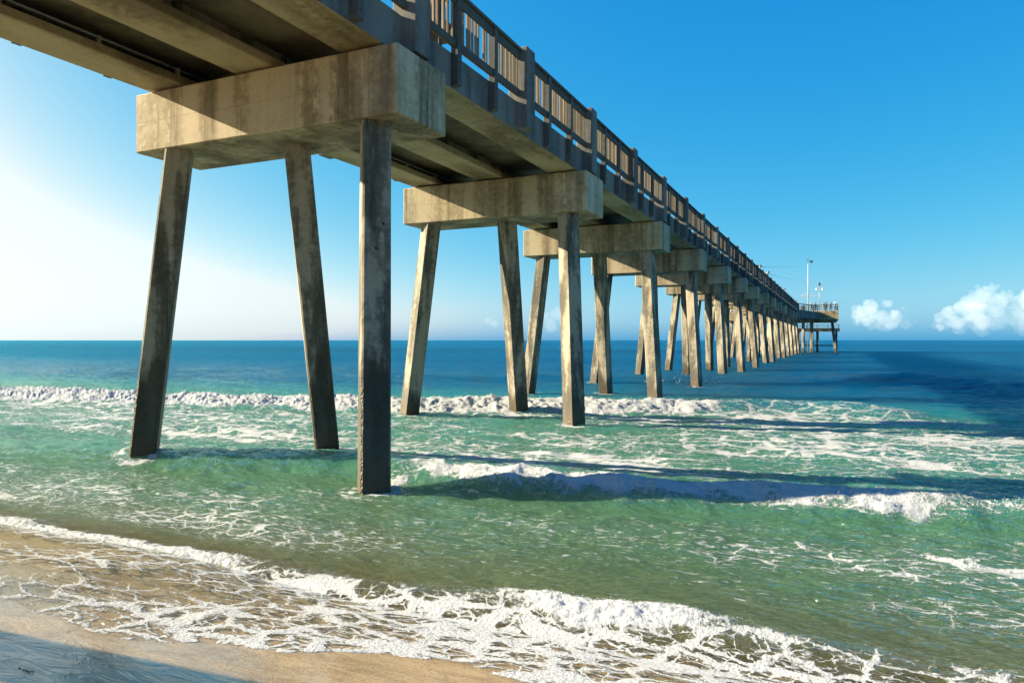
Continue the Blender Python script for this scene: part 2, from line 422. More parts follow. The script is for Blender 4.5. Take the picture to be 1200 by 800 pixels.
def grid_mesh(name, X, Y, Z, mat, attrs=None):
    ny, nx = X.shape
    me = bpy.data.meshes.new(name)
    co = np.stack([X, Y, Z], -1).astype(np.float32).reshape(-1)
    idx = np.arange(ny * nx, dtype=np.int32).reshape(ny, nx)
    q = np.stack([idx[:-1, :-1], idx[:-1, 1:], idx[1:, 1:], idx[1:, :-1]], -1).reshape(-1, 4)
    me.vertices.add(ny * nx); me.vertices.foreach_set('co', co)
    me.loops.add(q.size); me.loops.foreach_set('vertex_index', q.reshape(-1))
    me.polygons.add(len(q)); me.polygons.foreach_set('loop_start', np.arange(0, q.size, 4, dtype=np.int32))
    me.polygons.foreach_set('use_smooth', np.ones(len(q), dtype=bool))
    me.update(calc_edges=True)
    for k, a in (attrs or {}).items():
        at = me.attributes.new(k, 'FLOAT', 'POINT'); at.data.foreach_set('value', a.astype(np.float32).reshape(-1))
    me.materials.append(mat)
    return me

# ------------------------------------------------------------------ sand
def sand_material():
    t = NT("wet_beach_sand")
    grain = t.noise(t.pos(), 140.0, 3, 0.7)
    fine = t.noise(t.pos((1, 2.0, 1)), 42.0, 5, 0.75)
    rill = t.noise(t.pos((2.6, 8.0, 1), (0, 0, 0)), 1.0, 5, 0.6, 0.6)
    patch = t.noise(t.pos((0.5, 1.2, 1)), 1.0, 4, 0.55)
    v = t.math('ADD', t.math('MULTIPLY', fine, 0.62), t.math('MULTIPLY', rill, 0.38))
    col = t.ramp(t.maprange(v, 0.36, 0.64), [(0.0, (0.12, 0.083, 0.040)), (0.5, (0.245, 0.185, 0.100)), (1.0, (0.38, 0.305, 0.185))])
    col = t.mix(t.maprange(grain, 0.58, 0.70, 0.0, 0.65), col, (0.06, 0.042, 0.022))
    col = t.mix(t.maprange(t.noise(t.pos((1, 1, 1), (3, 3, 3)), 90.0, 2, 0.6), 0.60, 0.72, 0.0, 0.6), col, (0.48, 0.40, 0.27))
    wet = t.n('ShaderNodeAttribute', attribute_name='wet').outputs['Fac']
    dry = t.mix(0.55, col, (0.50, 0.42, 0.28))
    col = t.mix(wet, dry, col)
    film = t.math('MULTIPLY', wet, t.maprange(patch, 0.36, 0.60, 0.35, 1.0))
    ys = t.n('ShaderNodeSeparateXYZ', {'Vector': t.n('ShaderNodeNewGeometry').outputs['Position']}).outputs[1]
    film = t.math('ADD', film, t.maprange(ys, 3.7, 2.9, 0.0, 0.25))
    film = t.math('MULTIPLY', film, t.maprange(ys, 3.5, 4.3, 1.0, 0.12))
    rough = t.math('SUBTRACT', 0.75, t.math('MULTIPLY', film, 0.3))
    h = t.math('ADD', t.math('MULTIPLY', fine, 0.35), t.math('ADD', t.math('MULTIPLY', rill, 0.9), t.math('MULTIPLY', grain, 0.15)))
    nb = t.bump(h, 0.8, 0.03)
    nsoft = t.bump(rill, 0.55, 0.03)
    p = t.principled(col, rough, nb, 0.35)
    gl = t.n('ShaderNodeBsdfGlossy', {'Color': (1, 1, 1, 1), 'Roughness': 0.10, 'Normal': nsoft}).outputs[0]
    fr = t.n('ShaderNodeFresnel', {'IOR': 1.40, 'Normal': nsoft}).outputs[0]
    mx = t.n('ShaderNodeMixShader', {0: t.math('MULTIPLY', fr, film, clamp=True), 1: p, 2: gl}).outputs[0]
    return t.done(mx)
M_sand = sand_material()

def axis(*segs):
    out = []
    for a, b, n in segs: out.append(np.linspace(a, b, n, endpoint=False))
    out.append([segs[-1][1]])
    return np.concatenate(out)
gx = axis((-400, -30, 25), (-30, -12, 60), (-12, 4, 330), (4, 25, 60), (25, 400, 25))
gy = axis((-200, -5, 30), (-5, 1.5, 60), (1.5, 8, 260), (8, 30, 90), (30, 90, 30))
GX, GY = np.meshgrid(gx, gy)
GZ = bed_z(GX, GY)
wet = sstep(-0.3, 1.2, GY) * 1.0
sand = link("beach_sand", grid_mesh("beach_sand", GX, GY, GZ, M_sand, {'wet': wet}))
meta(sand, "wet tan sand sloping down under the wash", kind='structure')

# ------------------------------------------------------------------ sea
def water_material():
    t = NT("sea_water")
    A = lambda n: t.n('ShaderNodeAttribute', attribute_name=n).outputs['Fac']
    depth, foam, roll = A('depth'), A('foam'), A('roll')
    P = t.n('ShaderNodeNewGeometry').outputs['Position']
    sep = t.n('ShaderNodeSeparateXYZ', {'Vector': P})
    # ripples finer than the mesh
    w1 = t.noise(t.pos((1.0, 2.2, 0)), 1.5, 4, 0.55, 0.5)
    w2 = t.noise(t.pos((1.0, 2.0, 0), (3, 1, 0)), 8.5, 4, 0.62, 0.8)
    w3 = t.noise(t.pos((0.25, 0.7, 0), (7, 1, 0)), 1.0, 4, 0.6, 0.3)
    near = t.maprange(sep.outputs[1], 4.0, 30.0)
    h = t.math('ADD', t.math('MULTIPLY', w2, t.maprange(sep.outputs[1], 5.0, 12.0, 0.055, 0.085)), t.math('MULTIPLY', w1, t.maprange(near, 0, 1, 0.075, 0.16)))
    h = t.math('ADD', h, t.math('MULTIPLY', w3, t.maprange(sep.outputs[1], 20.0, 90.0, 0.0, 0.55)))
    w4 = t.noise(t.pos((1.0, 1.7, 0), (2, 8, 0)), 21.0, 3, 0.6, 0.5)
    h = t.math('ADD', h, t.math('MULTIPLY', w4, t.maprange(sep.outputs[1], 4.5, 12.0, 0.006, 0.014)))
    nb = t.bump(h, 1.0, 1.0)
    dn = t.math('DIVIDE', depth, 8.0, clamp=True)
    body = t.ramp(dn, [(0.0, (0.25, 0.19, 0.08)), (0.06, (0.086, 0.168, 0.084)), (0.13, (0.040, 0.168, 0.108)), (0.22, (0.008, 0.125, 0.145)),
                       (0.40, (0.0003, 0.062, 0.135)), (0.7, (0.0002, 0.048, 0.125)), (1.0, (0.0001, 0.040, 0.115))])
    shoal = t.noise(t.pos((0.004, 0.022, 0), (9, 3, 0)), 1.0, 3, 0.5, 0.6)
    body = t.mix(t.math('MULTIPLY', t.maprange(shoal, 0.46, 0.62), t.maprange(sep.outputs[1], 60.0, 160.0, 0.0, 0.55)), body, (0.0006, 0.075, 0.14))
    body = t.mix(t.math('MULTIPLY', t.maprange(shoal, 0.46, 0.34), t.maprange(sep.outputs[1], 60.0, 160.0, 0.0, 0.6)), body, (0.0002, 0.018, 0.05))
    blot = t.noise(t.pos((0.35, 0.8, 0), (5, 3, 0)), 1.0, 4, 0.6)
    body = t.mix(t.maprange(blot, 0.42, 0.62, 0.0, 0.30), body, t.mix(0.6, body, (0.075, 0.075, 0.018)), 'MIX')
    dif = t.n('ShaderNodeBsdfDiffuse', {'Color': body, 'Normal': nb}).outputs[0]
    # light spreads sideways inside the water, so shadows on it are soft
    sss = t.n('ShaderNodeSubsurfaceScattering', {'Color': body, 'Scale': t.maprange(sep.outputs[1], 6.0, 45.0, 0.35, 6.0), 'Radius': (1.0, 1.0, 1.0), 'Normal': nb}, falloff='BURLEY').outputs[0]
    dif = t.n('ShaderNodeMixShader', {0: t.maprange(sep.outputs[1], 12.0, 36.0, 0.45, 0.97), 1: dif, 2: sss}).outputs[0]
    tint = t.ramp(t.math('DIVIDE', depth, 1.5, clamp=True), [(0.0, (0.98, 0.97, 0.93)), (0.3, (0.52, 0.74, 0.44)), (1.0, (0.15, 0.42, 0.24))])
    tr = t.n('ShaderNodeBsdfTransparent', {'Color': tint}).outputs[0]
    op = t.math('SUBTRACT', 1.0, t.math('POWER', 2.718, t.math('MULTIPLY', depth, -1.8)))
    inner = t.n('ShaderNodeMixShader', {0: op, 1: tr, 2: dif}).outputs[0]
    # seaward the visible facets are the wave backs and faces that lean to the shore
    offsh = t.maprange(sep.outputs[1], 14.0, 70.0)
    lean = t.n('ShaderNodeCombineXYZ', {'X': 0.0, 'Y': t.math('MULTIPLY', offsh, -0.13), 'Z': 0.0}).outputs[0]
    ng = t.n('ShaderNodeVectorMath', {0: nb, 1: lean}, operation='ADD').outputs[0]
    ng = t.n('ShaderNodeVectorMath', {0: ng}, operation='NORMALIZE').outputs[0]
    fr = t.n('ShaderNodeFresnel', {'IOR': 1.33, 'Normal': ng}).outputs[0]
    fr = t.math('MINIMUM', fr, t.maprange(offsh, 0, 1, 0.85, 0.50))
    fr = t.math('MULTIPLY', fr, t.maprange(depth, 0.0, 0.35, 0.14, 1.0))
    gcol = t.mix(offsh, (0.84, 1.0, 1.0), (0.20, 0.86, 1.0))
    gl = t.n('ShaderNodeBsdfGlossy', {'Color': gcol, 'Roughness': t.maprange(sep.outputs[1], 10, 60, 0.03, 0.18), 'Normal': ng}).outputs[0]
    water = t.n('ShaderNodeMixShader', {0: fr, 1: inner, 2: gl}).outputs[0]
    # foam lace
    wob = t.n('ShaderNodeTexNoise', {'Vector': t.pos((1, 1, 0)), 'Scale': 2.2, 'Detail': 5.0, 'Roughness': 0.65}).outputs[1]
    def warped(sc, loc, amt):
        d = t.n('ShaderNodeVectorMath', {0: wob, 1: (0.5, 0.5, 0.5)}, operation='SUBTRACT').outputs[0]
        d = t.n('ShaderNodeVectorMath', {0: d, 'Scale': amt}, operation='SCALE').outputs[0]
        v = t.n('ShaderNodeVectorMath', {0: P, 1: d}, operation='ADD').outputs[0]
        return t.n('ShaderNodeMapping', {'Vector': v, 'Scale': sc, 'Location': loc}).outputs[0]
    def web(sc, loc, amt):
        return t.n('ShaderNodeTexVoronoi', {'Vector': warped(sc, loc, amt), 'Scale': 1.0}, feature='DISTANCE_TO_EDGE').outputs['Distance']
    offs = t.maprange(sep.outputs[1], 7.0, 13.0)
    e1 = web((2.1, 3.2, 0), (0, 0, 0), 0.48)
    e2 = web((5.2, 7.0, 0), (4, 9, 0), 0.28)
    e3 = web((0.95, 1.5, 0), (2, 5, 0), 0.9)
    e4 = web((14.0, 19.0, 0), (2, 5, 0), 0.15)
    ebig = t.n('ShaderNodeMix', {0: offs, 2: e1, 3: e3}).outputs[0]
    esml = t.n('ShaderNodeMix', {0: offs, 2: e2, 3: e1}).outputs[0]
    rag = t.noise(t.pos((1, 1.5, 0)), 9.0, 4, 0.7)
    # how far the foam spreads from the web lines
    th = t.math('MULTIPLY', t.math('POWER', foam, 1.5), 0.36)
    rg = t.math('MULTIPLY', t.math('SUBTRACT', rag, 0.5), 0.46)
    def cover(e, k, soft):
        d = t.math('SUBTRACT', t.math('MULTIPLY', th, k), t.math('ADD', e, t.math('MULTIPLY', rg, t.math('MULTIPLY', th, 4.0, clamp=True))))
        return t.maprange(d, -0.005, soft, 0.0, 1.0, True)
    c1 = cover(ebig, 1.0, 0.05)
    c2 = cover(esml, 0.5, 0.05)
    c3 = t.math('MULTIPLY', cover(e4, 0.35, 0.1), 0.4)
    fl = t.noise(t.pos((2.6, 8.0, 0), (11, 2, 0)), 1.9, 5, 0.70, 0.4)
    c4 = t.maprange(t.math('ADD', fl, t.math('MULTIPLY', t.math('MINIMUM', foam, 0.27), 0.38)), 0.640, 0.70, 0.0, 0.95, True)
    c4 = t.math('MULTIPLY', c4, t.maprange(foam, 0.03, 0.12))
    m = t.math('MAXIMUM', t.math('MAXIMUM', c1, c2), t.math('MAXIMUM', c3, c4))
    rag2 = t.noise(t.pos((1, 0.45, 0.45), (4, 4, 4)), 24.0, 4, 0.75)
    rr_ = t.math('ADD', t.math('MULTIPLY', t.math('SUBTRACT', rag, 0.5), 1.7), t.math('MULTIPLY', t.math('SUBTRACT', rag2, 0.5), 1.5))
    solid = t.maprange(t.math('ADD', roll, rr_), 0.36, 0.72, 0.0, 0.97, True)
    m = t.math('MAXIMUM', m, solid)
    fb = t.math('ADD', t.math('MULTIPLY', t.noise(t.pos(), 26.0, 4, 0.7), 0.5), t.math('MULTIPLY', m, 0.8))
    fnb = t.bump(fb, 0.9, t.maprange(sep.outputs[1], 8.0, 25.0, 0.05, 0.22))
    fcol = t.mix(t.maprange(rag, 0.3, 0.7), (0.52, 0.585, 0.64), (0.68, 0.735, 0.77))
    fo = t.n('ShaderNodeBsdfDiffuse', {'Color': fcol, 'Normal': fnb}).outputs[0]
    ft = t.n('ShaderNodeBsdfTranslucent', {'Color': fcol, 'Normal': fnb}).outputs[0]
    fo = t.n('ShaderNodeMixShader', {0: 0.35, 1: fo, 2: ft}).outputs[0]
    thin = t.math('MULTIPLY', m, t.maprange(foam, 0.05, 0.6, 0.72, 1.0))
    return t.done(t.n('ShaderNodeMixShader', {0: thin, 1: water, 2: fo}).outputs[0])
M_water = water_material()

sx = np.concatenate([np.geomspace(10, 2.15, 40)[:-1] * -1, np.linspace(-2.15, 0.45, 900), np.geomspace(0.455, 6, 40)])
yy = axis((2.6, 3.2, 8), (3.2, 7.2, 250), (7.2, 13, 200), (13, 28, 230), (28, 60, 160))
yy = np.concatenate([yy, np.geomspace(60.4, 60000, 190)])
SX, SY = np.meshgrid(sx, yy)
WX = SX * (SY + 1.5)
WZ, WF, WR, WD, WB = sea(WX, SY)
water = link("sea_water", grid_mesh("sea_water", WX, SY, WZ, M_water, {'depth': WD, 'foam': WF, 'roll': WR}))
meta(water, "clear green to blue sea with white breakers and lacy foam", kind='structure')

# ------------------------------------------------------------------ spray thrown up along the breakers
M_spray = simple("white_spray", (0.62, 0.66, 0.68), 0.7, var=0.03)
def spray():
    OCT_V = np.array([(1, 0, 0), (-1, 0, 0), (0, 1, 0), (0, -1, 0), (0, 0, 1), (0, 0, -1)], float)
    OCT_F = np.array([(0, 2, 4), (2, 1, 4), (1, 3, 4), (3, 0, 4), (2, 0, 5), (1, 2, 5), (3, 1, 5), (0, 3, 5)])
    pts = []
    def line(C, Rl, x0, x1, n, t0, t1, hs, s0, s1):
        x = rng.uniform(x0, x1, n); keep = rng.random(n) < lut(x, Rl) * (0.15 + 1.1 * fbm(x * 1.7, x * 0 + 5, 3)); x = x[keep]
        cc = lut(x, C) + 0.5 * (fbm(x * 0.35 + 11, x * 0 + C[0][1], 3) - 0.5)
        y = cc + rng.uniform(t0, t1, len(x))
        z = sea(x, y)[0]
        up = rng.exponential(hs, len(x)) * (0.3 + 1.2 * fbm(x * 2.1, x * 0 + 2, 3))
        s = rng.uniform(s0, s1, len(x)) * np.clip(1.15 - up / (6 * hs), 0.35, 1)
        pts.append(np.stack([x, y, z + up, s], 1))
    line(W1, W1R, -13, -0.6, 6000, -0.2, 0.08, 0.014, 0.0015, 0.005)
    line(W2, W2R, -8, 4, 5000, -0.35, 0.15, 0.03, 0.002, 0.007)
    line(W3, W3R, -45, -3.6, 6000, -0.9, 0.25, 0.06, 0.004, 0.013)
    # splash where the swell hits the fourth bent
    for (px, py, n) in ((-6.6, 41.0, 60), (-8.6, 42.5, 25)):
        a = rng.uniform(0, 6.28, n); r = rng.exponential(0.4, n)
        pts.append(np.stack([px + r * np.cos(a), py - 0.4 + 0.5 * r * np.sin(a), rng.exponential(0.45, n) + 0.05, rng.uniform(0.010, 0.024, n)], 1))
    p = np.concatenate(pts)
    n = len(p)
    sc = p[:, 3][:, None, None] * rng.uniform(0.6, 1.5, (n, 1, 3))
    V = p[:, None, :3] + OCT_V[None] * sc
    Fc = OCT_F[None] + (np.arange(n) * 6)[:, None, None]
    me = bpy.data.meshes.new("sea_spray")
    me.from_pydata(V.reshape(-1, 3).tolist(), [], Fc.reshape(-1, 3).tolist())
    me.materials.append(M_spray)
    o = link("sea_spray", me)
    meta(o, "white droplets of spray thrown up along the breakers", kind='stuff')
spray()

# ------------------------------------------------------------------ the pier
ZB, ZT = 6.48, 7.70                    # underside and top of the pile caps
ZG = 7.75                              # underside of girders
PITCH = 10.15
XL, XR = -13.10, -7.25                 # outer faces of the edge girders
pier = empty("fishing_pier", (-10.2, 11.16, 0))
meta(pier, "long concrete fishing pier on leaning piles, running from the beach out to sea", "pier")
OFF = Vector((-10.2, 11.16, 0))
def pl(name, me, loc=(0, 0, 0), parent=None, mat4=None):
    """link a part of the pier at a world location"""
    o = bpy.data.objects.new(name, me); COL.objects.link(o)
    o.parent = parent or pier
    off = OFF if parent is None else Vector(parent['w'])
    if mat4 is not None:
        m = mat4.copy(); m.translation = m.translation - off; o.matrix_local = m
    else:
        o.location = Vector(loc) - off
    return o

def subdivide_mesh(me, cuts=0):
    return me

# pile caps
g = Geo(); g.box(-13.44, -6.90, -0.84, 0.84, ZB, ZT, 0.025)
cap_me = g.mesh("pile_cap", M_cap)
# pile: chamfered square shaft, origin at its head
def pile_mesh(L=11.5, w=0.50, c=0.035):
    h = w / 2
    ring = [(-h + c, -h), (h - c, -h), (h, -h + c), (h, h - c), (h - c, h), (-h + c, h), (-h, h - c), (-h, -h + c)]
    g = Geo()
    vs = [(x, y, 0.12) for x, y in ring] + [(x, y, -L) for x, y in ring]
    n = 8
    g.add(vs, [[i, (i + 1) % n, n + (i + 1) % n, n + i] for i in range(n)] + [list(range(n))[::-1], list(range(n, 2 * n))])
    return g.mesh("pile", M_pile)
pile_me = pile_mesh()
def pile_matrix(x, y, z, lx, ly, rot):
    zax = Vector((-lx, -ly, 1)).normalized()
    xax = Vector((math.cos(R(rot)), math.sin(R(rot)), 0)); xax = (xax - zax * xax.dot(zax)).normalized()
    yax = zax.cross(xax)
    m = Matrix((xax, yax, zax)).transposed().to_4x4(); m.translation = (x, y, z)
    return m
NB = 15
ROT = {-2: 40, -1: 42, 0: 43, 1: -31, 2: -14}
for n in range(-2, NB):
    yc = 11.16 + PITCH * n
    pl("pile_cap", cap_me, (0, yc, 0))
    rr = random.Random(100 + n)
    base = ROT.get(n, -23 + rr.uniform(-5, 6))
    for (x, dy, lx, ly) in ((-12.54, -0.50, -0.100, -0.055), (-10.04, 0.22, 0.0, 0.150), (-7.64, -0.43, 0.085, -0.127)):
        j = 0.0 if n in (0, -1) else 0.012
        if n == -1 and x == -10.04: dy, ly = 0.28, 0.10
        o = pl("pile", pile_me, mat4=pile_matrix(x, yc + dy, ZB, lx + rr.uniform(-j, j), ly + rr.uniform(-j, j), base + rr.uniform(-3, 3) * (n != 0)))

# rust-stained lifting holes on two piles
def spot(px, py, lz, lx, ly, rot, along, side):
    m = pile_matrix(px, py, ZB, lx, ly, rot)
    g = Geo(); g.tube((0, 0, 0), (0, -0.005, 0), 0.030, 0.020, 7)
    mm = m @ Matrix.Translation((along, -0.2505, -lz))
    pl("lifting_hole", g.mesh("lifting_hole", M_rust), mat4=mm)
spot(-7.64, 10.73, 1.95, 0.085, -0.127, 43, 0.11, 0)
spot(-7.64, 10.73, 2.40, 0.085, -0.127, 43, -0.01, 0)

# girders, slab
def girder_poly(outer, s):
    return [(outer, ZG), (outer, 8.47), (outer + s * 0.32, 8.47), (outer + s * 0.32, 8.0), (outer + s * 0.93, 7.93), (outer + s * 0.95, ZG + 0.02), (outer + s * 0.93, ZG)]
def multi(me, mats, fn):
    for m in mats: me.materials.append(m)
    for p in me.polygons: p.material_index = fn(p)
L = PITCH - 0.03
def prism_me(name, poly, mats, fn):
    g = Geo(); g.prism(poly, -L / 2, L / 2)
    me = mesh_from(name, g.v, g.f, None)
    multi(me, mats, fn); return me
def edge_fn(s):
    def f(p):
        nx, nz, c = p.normal.x * s, p.normal.z, p.center
        if nx < -0.7: return 2            # outer fascia
        if nz < -0.7: return 0            # soffit
        if nx > 0.7 and c.z > 8.0: return 1
        return 0
    return f
left_me = prism_me("edge_girder", girder_poly(XL, 1), (M_girder, M_web, M_fascia), edge_fn(1))
right_me = prism_me("edge_girder", girder_poly(XR, -1), (M_girder, M_web, M_fascia), edge_fn(-1))
xm = -10.235
mid_poly = [(xm - 0.46, ZG), (xm - 0.475, ZG + 0.02), (xm - 0.475, 7.92), (xm - 0.16, 8.02), (xm - 0.16, 8.24), (xm + 0.16, 8.24), (xm + 0.16, 8.02), (xm + 0.475, 7.92), (xm + 0.475, ZG + 0.02), (xm + 0.46, ZG)]
mid_me = prism_me("inner_girder", mid_poly, (M_girder, M_web), lambda p: 1 if abs(p.normal.x) > 0.6 and p.center.z > 7.98 else 0)
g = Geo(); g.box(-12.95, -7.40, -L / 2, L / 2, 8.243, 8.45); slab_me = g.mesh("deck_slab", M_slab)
pad_me = Geo().box(-0.3, 0.3, -0.2, 0.2, ZT - 0.01, ZG + 0.01).mesh("bearing_pad", M_pad)
pipe1 = Geo().tube((-12.20, -L / 2, 8.05), (-12.20, L / 2, 8.05), 0.022, n=8).mesh("conduit", M_pipe, True)
pipe2 = Geo().tube((-12.55, -L / 2, 8.16), (-12.55, L / 2, 8.16), 0.022, n=8).mesh("conduit", M_pipe, True)
brk_me = [Geo().box(x - .03, x + .03, -0.03, 0.03, z0, z1).mesh("conduit_bracket", M_pipe) for x, z0, z1 in ((-12.20, 7.93, 8.075), (-12.55, 7.97, 8.185))]
for n in range(-3, NB):
    ym = 11.16 + PITCH * (n + 0.5)
    if n < NB - 1 or True:
        pl("edge_girder", left_me, (0, ym, 0)); pl("edge_girder", right_me, (0, ym, 0))
        pl("inner_girder", mid_me, (0, ym, 0)); pl("deck_slab", slab_me, (0, ym, 0))
        if n < 4:
            pl("conduit", pipe1, (0, ym, 0)); pl("conduit", pipe2, (0, ym, 0)); [pl("conduit_bracket", b, (0, ym - L / 2 + 0.8 + k * 1.7, 0)) for k in range(6) for b in brk_me]
    if n > -3:
        for x in (-12.6, xm, -7.76):
            for y in (-0.45, 0.45): pl("bearing_pad", pad_me, (x, 11.16 + PITCH * n + y, 0))

# railing: pilasters, then sections of rails, posts and pickets between them
def mirror(gm_me, name):
    return gm_me
HALF = PITCH / 2
def rail_meshes(s):
    """s=+1 right-hand side (sea seen on the right), -1 left; local x=0 at the girder face, +x outward for s=+1"""
    f = lambda a, b: (min(s * a, s * b), max(s * a, s * b))
    d = {}
    def bx(name, x0, x1, y0, y1, z0, z1, mat, bev=0.006):
        a, b = f(x0, x1); d[name] = Geo().box(a, b, y0, y1, z0, z1, bev).mesh(name, mat)
    bx("pilaster", -0.20, 0.31, -0.25, 0.25, 7.79, 9.79, M_fascia, 0.02)
    bx("post", 0.004, 0.17, -0.085, 0.085, 7.79, 9.655, M_wood)
    e = HALF / 2 - 0.253
    bx("top_rail", 0.075, 0.125, -e, e, 9.46, 9.655, M_wood)
    bx("cap_board", -0.02, 0.185, -e, e, 9.659, 9.725, M_wood)
    bx("lower_rail", 0.035, 0.125, -e, e, 8.565, 8.725, M_wood)
    bx("picket", 0.024, 0.072, -0.02, 0.02, 8.728, 9.640, M_picket, 0.004)
    d["bolt"] = Geo().tube((0.167 * s, 0, 0), (0.183 * s, 0, 0), 0.022, n=6).mesh("bolt", M_bolt)
    return d
SIDE = {1: rail_meshes(1), -1: rail_meshes(-1)}
POST_Y = (-HALF / 2 + 1.65, -HALF / 2 + 3.38)
pick_y = []
for a, b in ((-HALF / 2 + 0.25, POST_Y[0] - 0.085), (POST_Y[0] + 0.085, POST_Y[1] - 0.085), (POST_Y[1] + 0.085, HALF / 2 - 0.25)):
    n = max(2, round((b - a) / 0.142) + 1)
    pick_y += [a + 0.03 + (b - a - 0.062) * k / (n - 1) for k in range(n)]
def joined_pickets(me):
    V = np.empty(len(me.vertices) * 3); me.vertices.foreach_get('co', V); V = V.reshape(-1, 3)
    Fs = [list(p.vertices) for p in me.polygons]
    g = Geo()
    for y in pick_y: g.add([(v[0], v[1] + y, v[2]) for v in V], Fs)
    return g.mesh("picket", M_picket)
JOIN = {s: joined_pickets(SIDE[s]["picket"]) for s in (1, -1)}
rr_pick = random.Random(5)
NSEC = 2 * (NB - 1) + 1
shown = 0
for s, xf in ((1, XR), (-1, XL)):
    D = SIDE[s]
    for i in range(-6, NSEC - 1):
        yp = 11.24 + HALF * i
        pl("pilaster", D["pilaster"], (xf, yp, 0))
        ym = yp + HALF / 2
        sec = empty("railing", Vector((xf, ym, 8.47)) - OFF, pier)
        W = Vector((xf, ym, 8.47)); sec['w'] = tuple(W)
        def sub(nm, me, dy=0.0, dz=0.0):
            o = bpy.data.objects.new(nm, me); COL.objects.link(o); o.parent = sec; o.location = (0, dy, dz - 8.47); return o
        sub("top_rail", D["top_rail"]); sub("cap_board", D["cap_board"]); sub("lower_rail", D["lower_rail"])
        for y in POST_Y:
            sub("post", D["post"], y)
            if s == 1 and i < 6: sub("bolt", D["bolt"], y, 7.95); sub("bolt", D["bolt"], y, 8.28)
        if s == 1 and -1 <= i and shown + len(pick_y) <= 300:
            for q, y in enumerate(pick_y):
                if i == 0 and q == 18: continue              # a slat is missing in this panel
                p = sub("picket", D["picket"], y + rr_pick.uniform(-.006, .006)); p.rotation_euler = (rr_pick.uniform(-.006, .006), 0, rr_pick.uniform(-.12, .12))
            shown += len(pick_y)
        else:
            meta(sub("picket", JOIN[s]), kind='stuff')
        del sec['w']

# pier head: wide platform with its own caps, piles and railing
HY0, HY1, HX0, HX1 = 163.45, 174.0, -22.5, 0.1
hy = (HY0 + HY1) / 2
pl("platform_deck", Geo().box(HX0, HX1, HY0, HY1, 6.85, 8.75, 0.03).mesh("platform_deck", M_girder))
for yc in (165.6, 171.2):
    pl("platform_cap", Geo().box(HX0 + 0.4, HX1 - 0.3, yc - 0.7, yc + 0.7, 6.4, 6.847, 0.03).mesh("platform_cap", M_cap))
    for x, lx in ((-21.6, -0.09), (-17.5, 0.0), (-13.2, 0.0), (-8.8, 0.0), (-5.2, 0.0), (-1.1, 0.11)):
        pl("pile", pile_me, mat4=pile_matrix(x, yc, 6.4, lx, 0.0, -12))
def head_rail(x0, y0, x1, y1):
    n = int(round(math.hypot(x1 - x0, y1 - y0) / 2.2))
    dx, dy = (x1 - x0), (y1 - y0)
    along_x = abs(dx) > abs(dy)
    for k in range(n + 1):
        x, y = x0 + dx * k / n, y0 + dy * k / n
        pl("platform_post", Geo().box(x - .1, x + .1, y - .1, y + .1, 8.3, 10.0, .01).mesh("platform_post", M_wood))
    for z0, z1, w in ((9.9, 10.05, 0.08), (9.45, 9.55, 0.04), (9.02, 9.12, 0.04)):
        g = Geo()
        if along_x: g.box(min(x0, x1), max(x0, x1), y0 - w - .03, y0 + w - .03, z0, z1, .005)
        else: g.box(x0 - w - .03, x0 + w - .03, min(y0, y1) + .11, max(y0, y1) - .11, z0, z1, .005)
        pl("platform_rail", g.mesh("platform_rail", M_wood))
head_rail(-7.0, HY0 + .12, HX1 - .12, HY0 + .12)
head_rail(HX1 - .12, HY0 + 2.2, HX1 - .12, HY1 - .12)
head_rail(HX0 + .12, HY0 + .12, -13.4, HY0 + .12)
head_rail(HX0 + .12, HY1 - .12, HX1 - .3, HY1 - .12)
# lower landing behind the head
pl("lower_deck", Geo().box(-9.0, 0.4, 176.0, 183.0, 4.6, 5.3, 0.03).mesh("lower_deck", M_girder))
for x in (-8.4, -4.3, -0.3):
    pl("lower_pile", Geo().box(x - .22, x + .22, 176.6, 177.04, -3.0, 4.59, .03).mesh("lower_pile", M_pile))
    pl("lower_pile", Geo().box(x - .22, x + .22, 182.0, 182.44, -3.0, 4.59, .03).mesh("lower_pile", M_pile))
pl("lower_brace", Geo().box(-9.0, 0.0, 176.35, 176.55, 1.25, 1.5, .01).mesh("lower_brace", M_wood))
for k in range(5):
    x = -8.8 + k * 2.25
    pl("lower_post", Geo().box(x - .07, x + .07, 176.1, 176.24, 5.302, 6.0, .01).mesh("lower_post", M_wood))
pl("lower_handrail", Geo().box(-9.0, 0.4, 176.05, 176.29, 6.003, 6.1, .005).mesh("lower_handrail", M_wood))
pl("lower_handrail", Geo().box(-9.0, 0.4, 176.12, 176.22, 5.6, 5.68, .005).mesh("lower_handrail", M_wood))
def flare(z0, z1, ins, name, mat):
    pts = [(-7.22 - ins, 147.0), (-3.4 - ins, 163.44), (-7.22 - ins, 163.44)]
    g = Geo(); g.add([(x, y, z0) for x, y in pts] + [(x, y, z1) for x, y in pts], [(0, 1, 2), (3, 4, 5), (0, 1, 4, 3), (1, 2, 5, 4), (2, 0, 3, 5)])
    pl(name, g.mesh(name, mat))
flare(6.95, 8.50, 0.0, "flared_deck", M_fascia)
for k in range(5):
    f = (k + 0.6) / 5.0
    x, y = -7.22 + 3.82 * f - 0.14, 147.0 + 16.44 * f
    pl("platform_post", Geo().box(x - .08, x + .08, y - .08, y + .08, 8.505, 9.75, .01).mesh("platform_post", M_wood))
for z, r_ in ((9.70, .07), (9.2, .04), (8.8, .04)):
    pl("platform_rail", Geo().tube((-7.30, 147.2, z), (-3.6, 163.2, z), r_, n=6).mesh("platform_rail", M_wood))
pl("pile", pile_me, mat4=pile_matrix(-4.9, 161.0, 6.95, 0.0, 0.0, -12))
pl("pile", pile_me, mat4=pile_matrix(-6.4, 156.5, 6.95, 0.0, 0.0, -12))
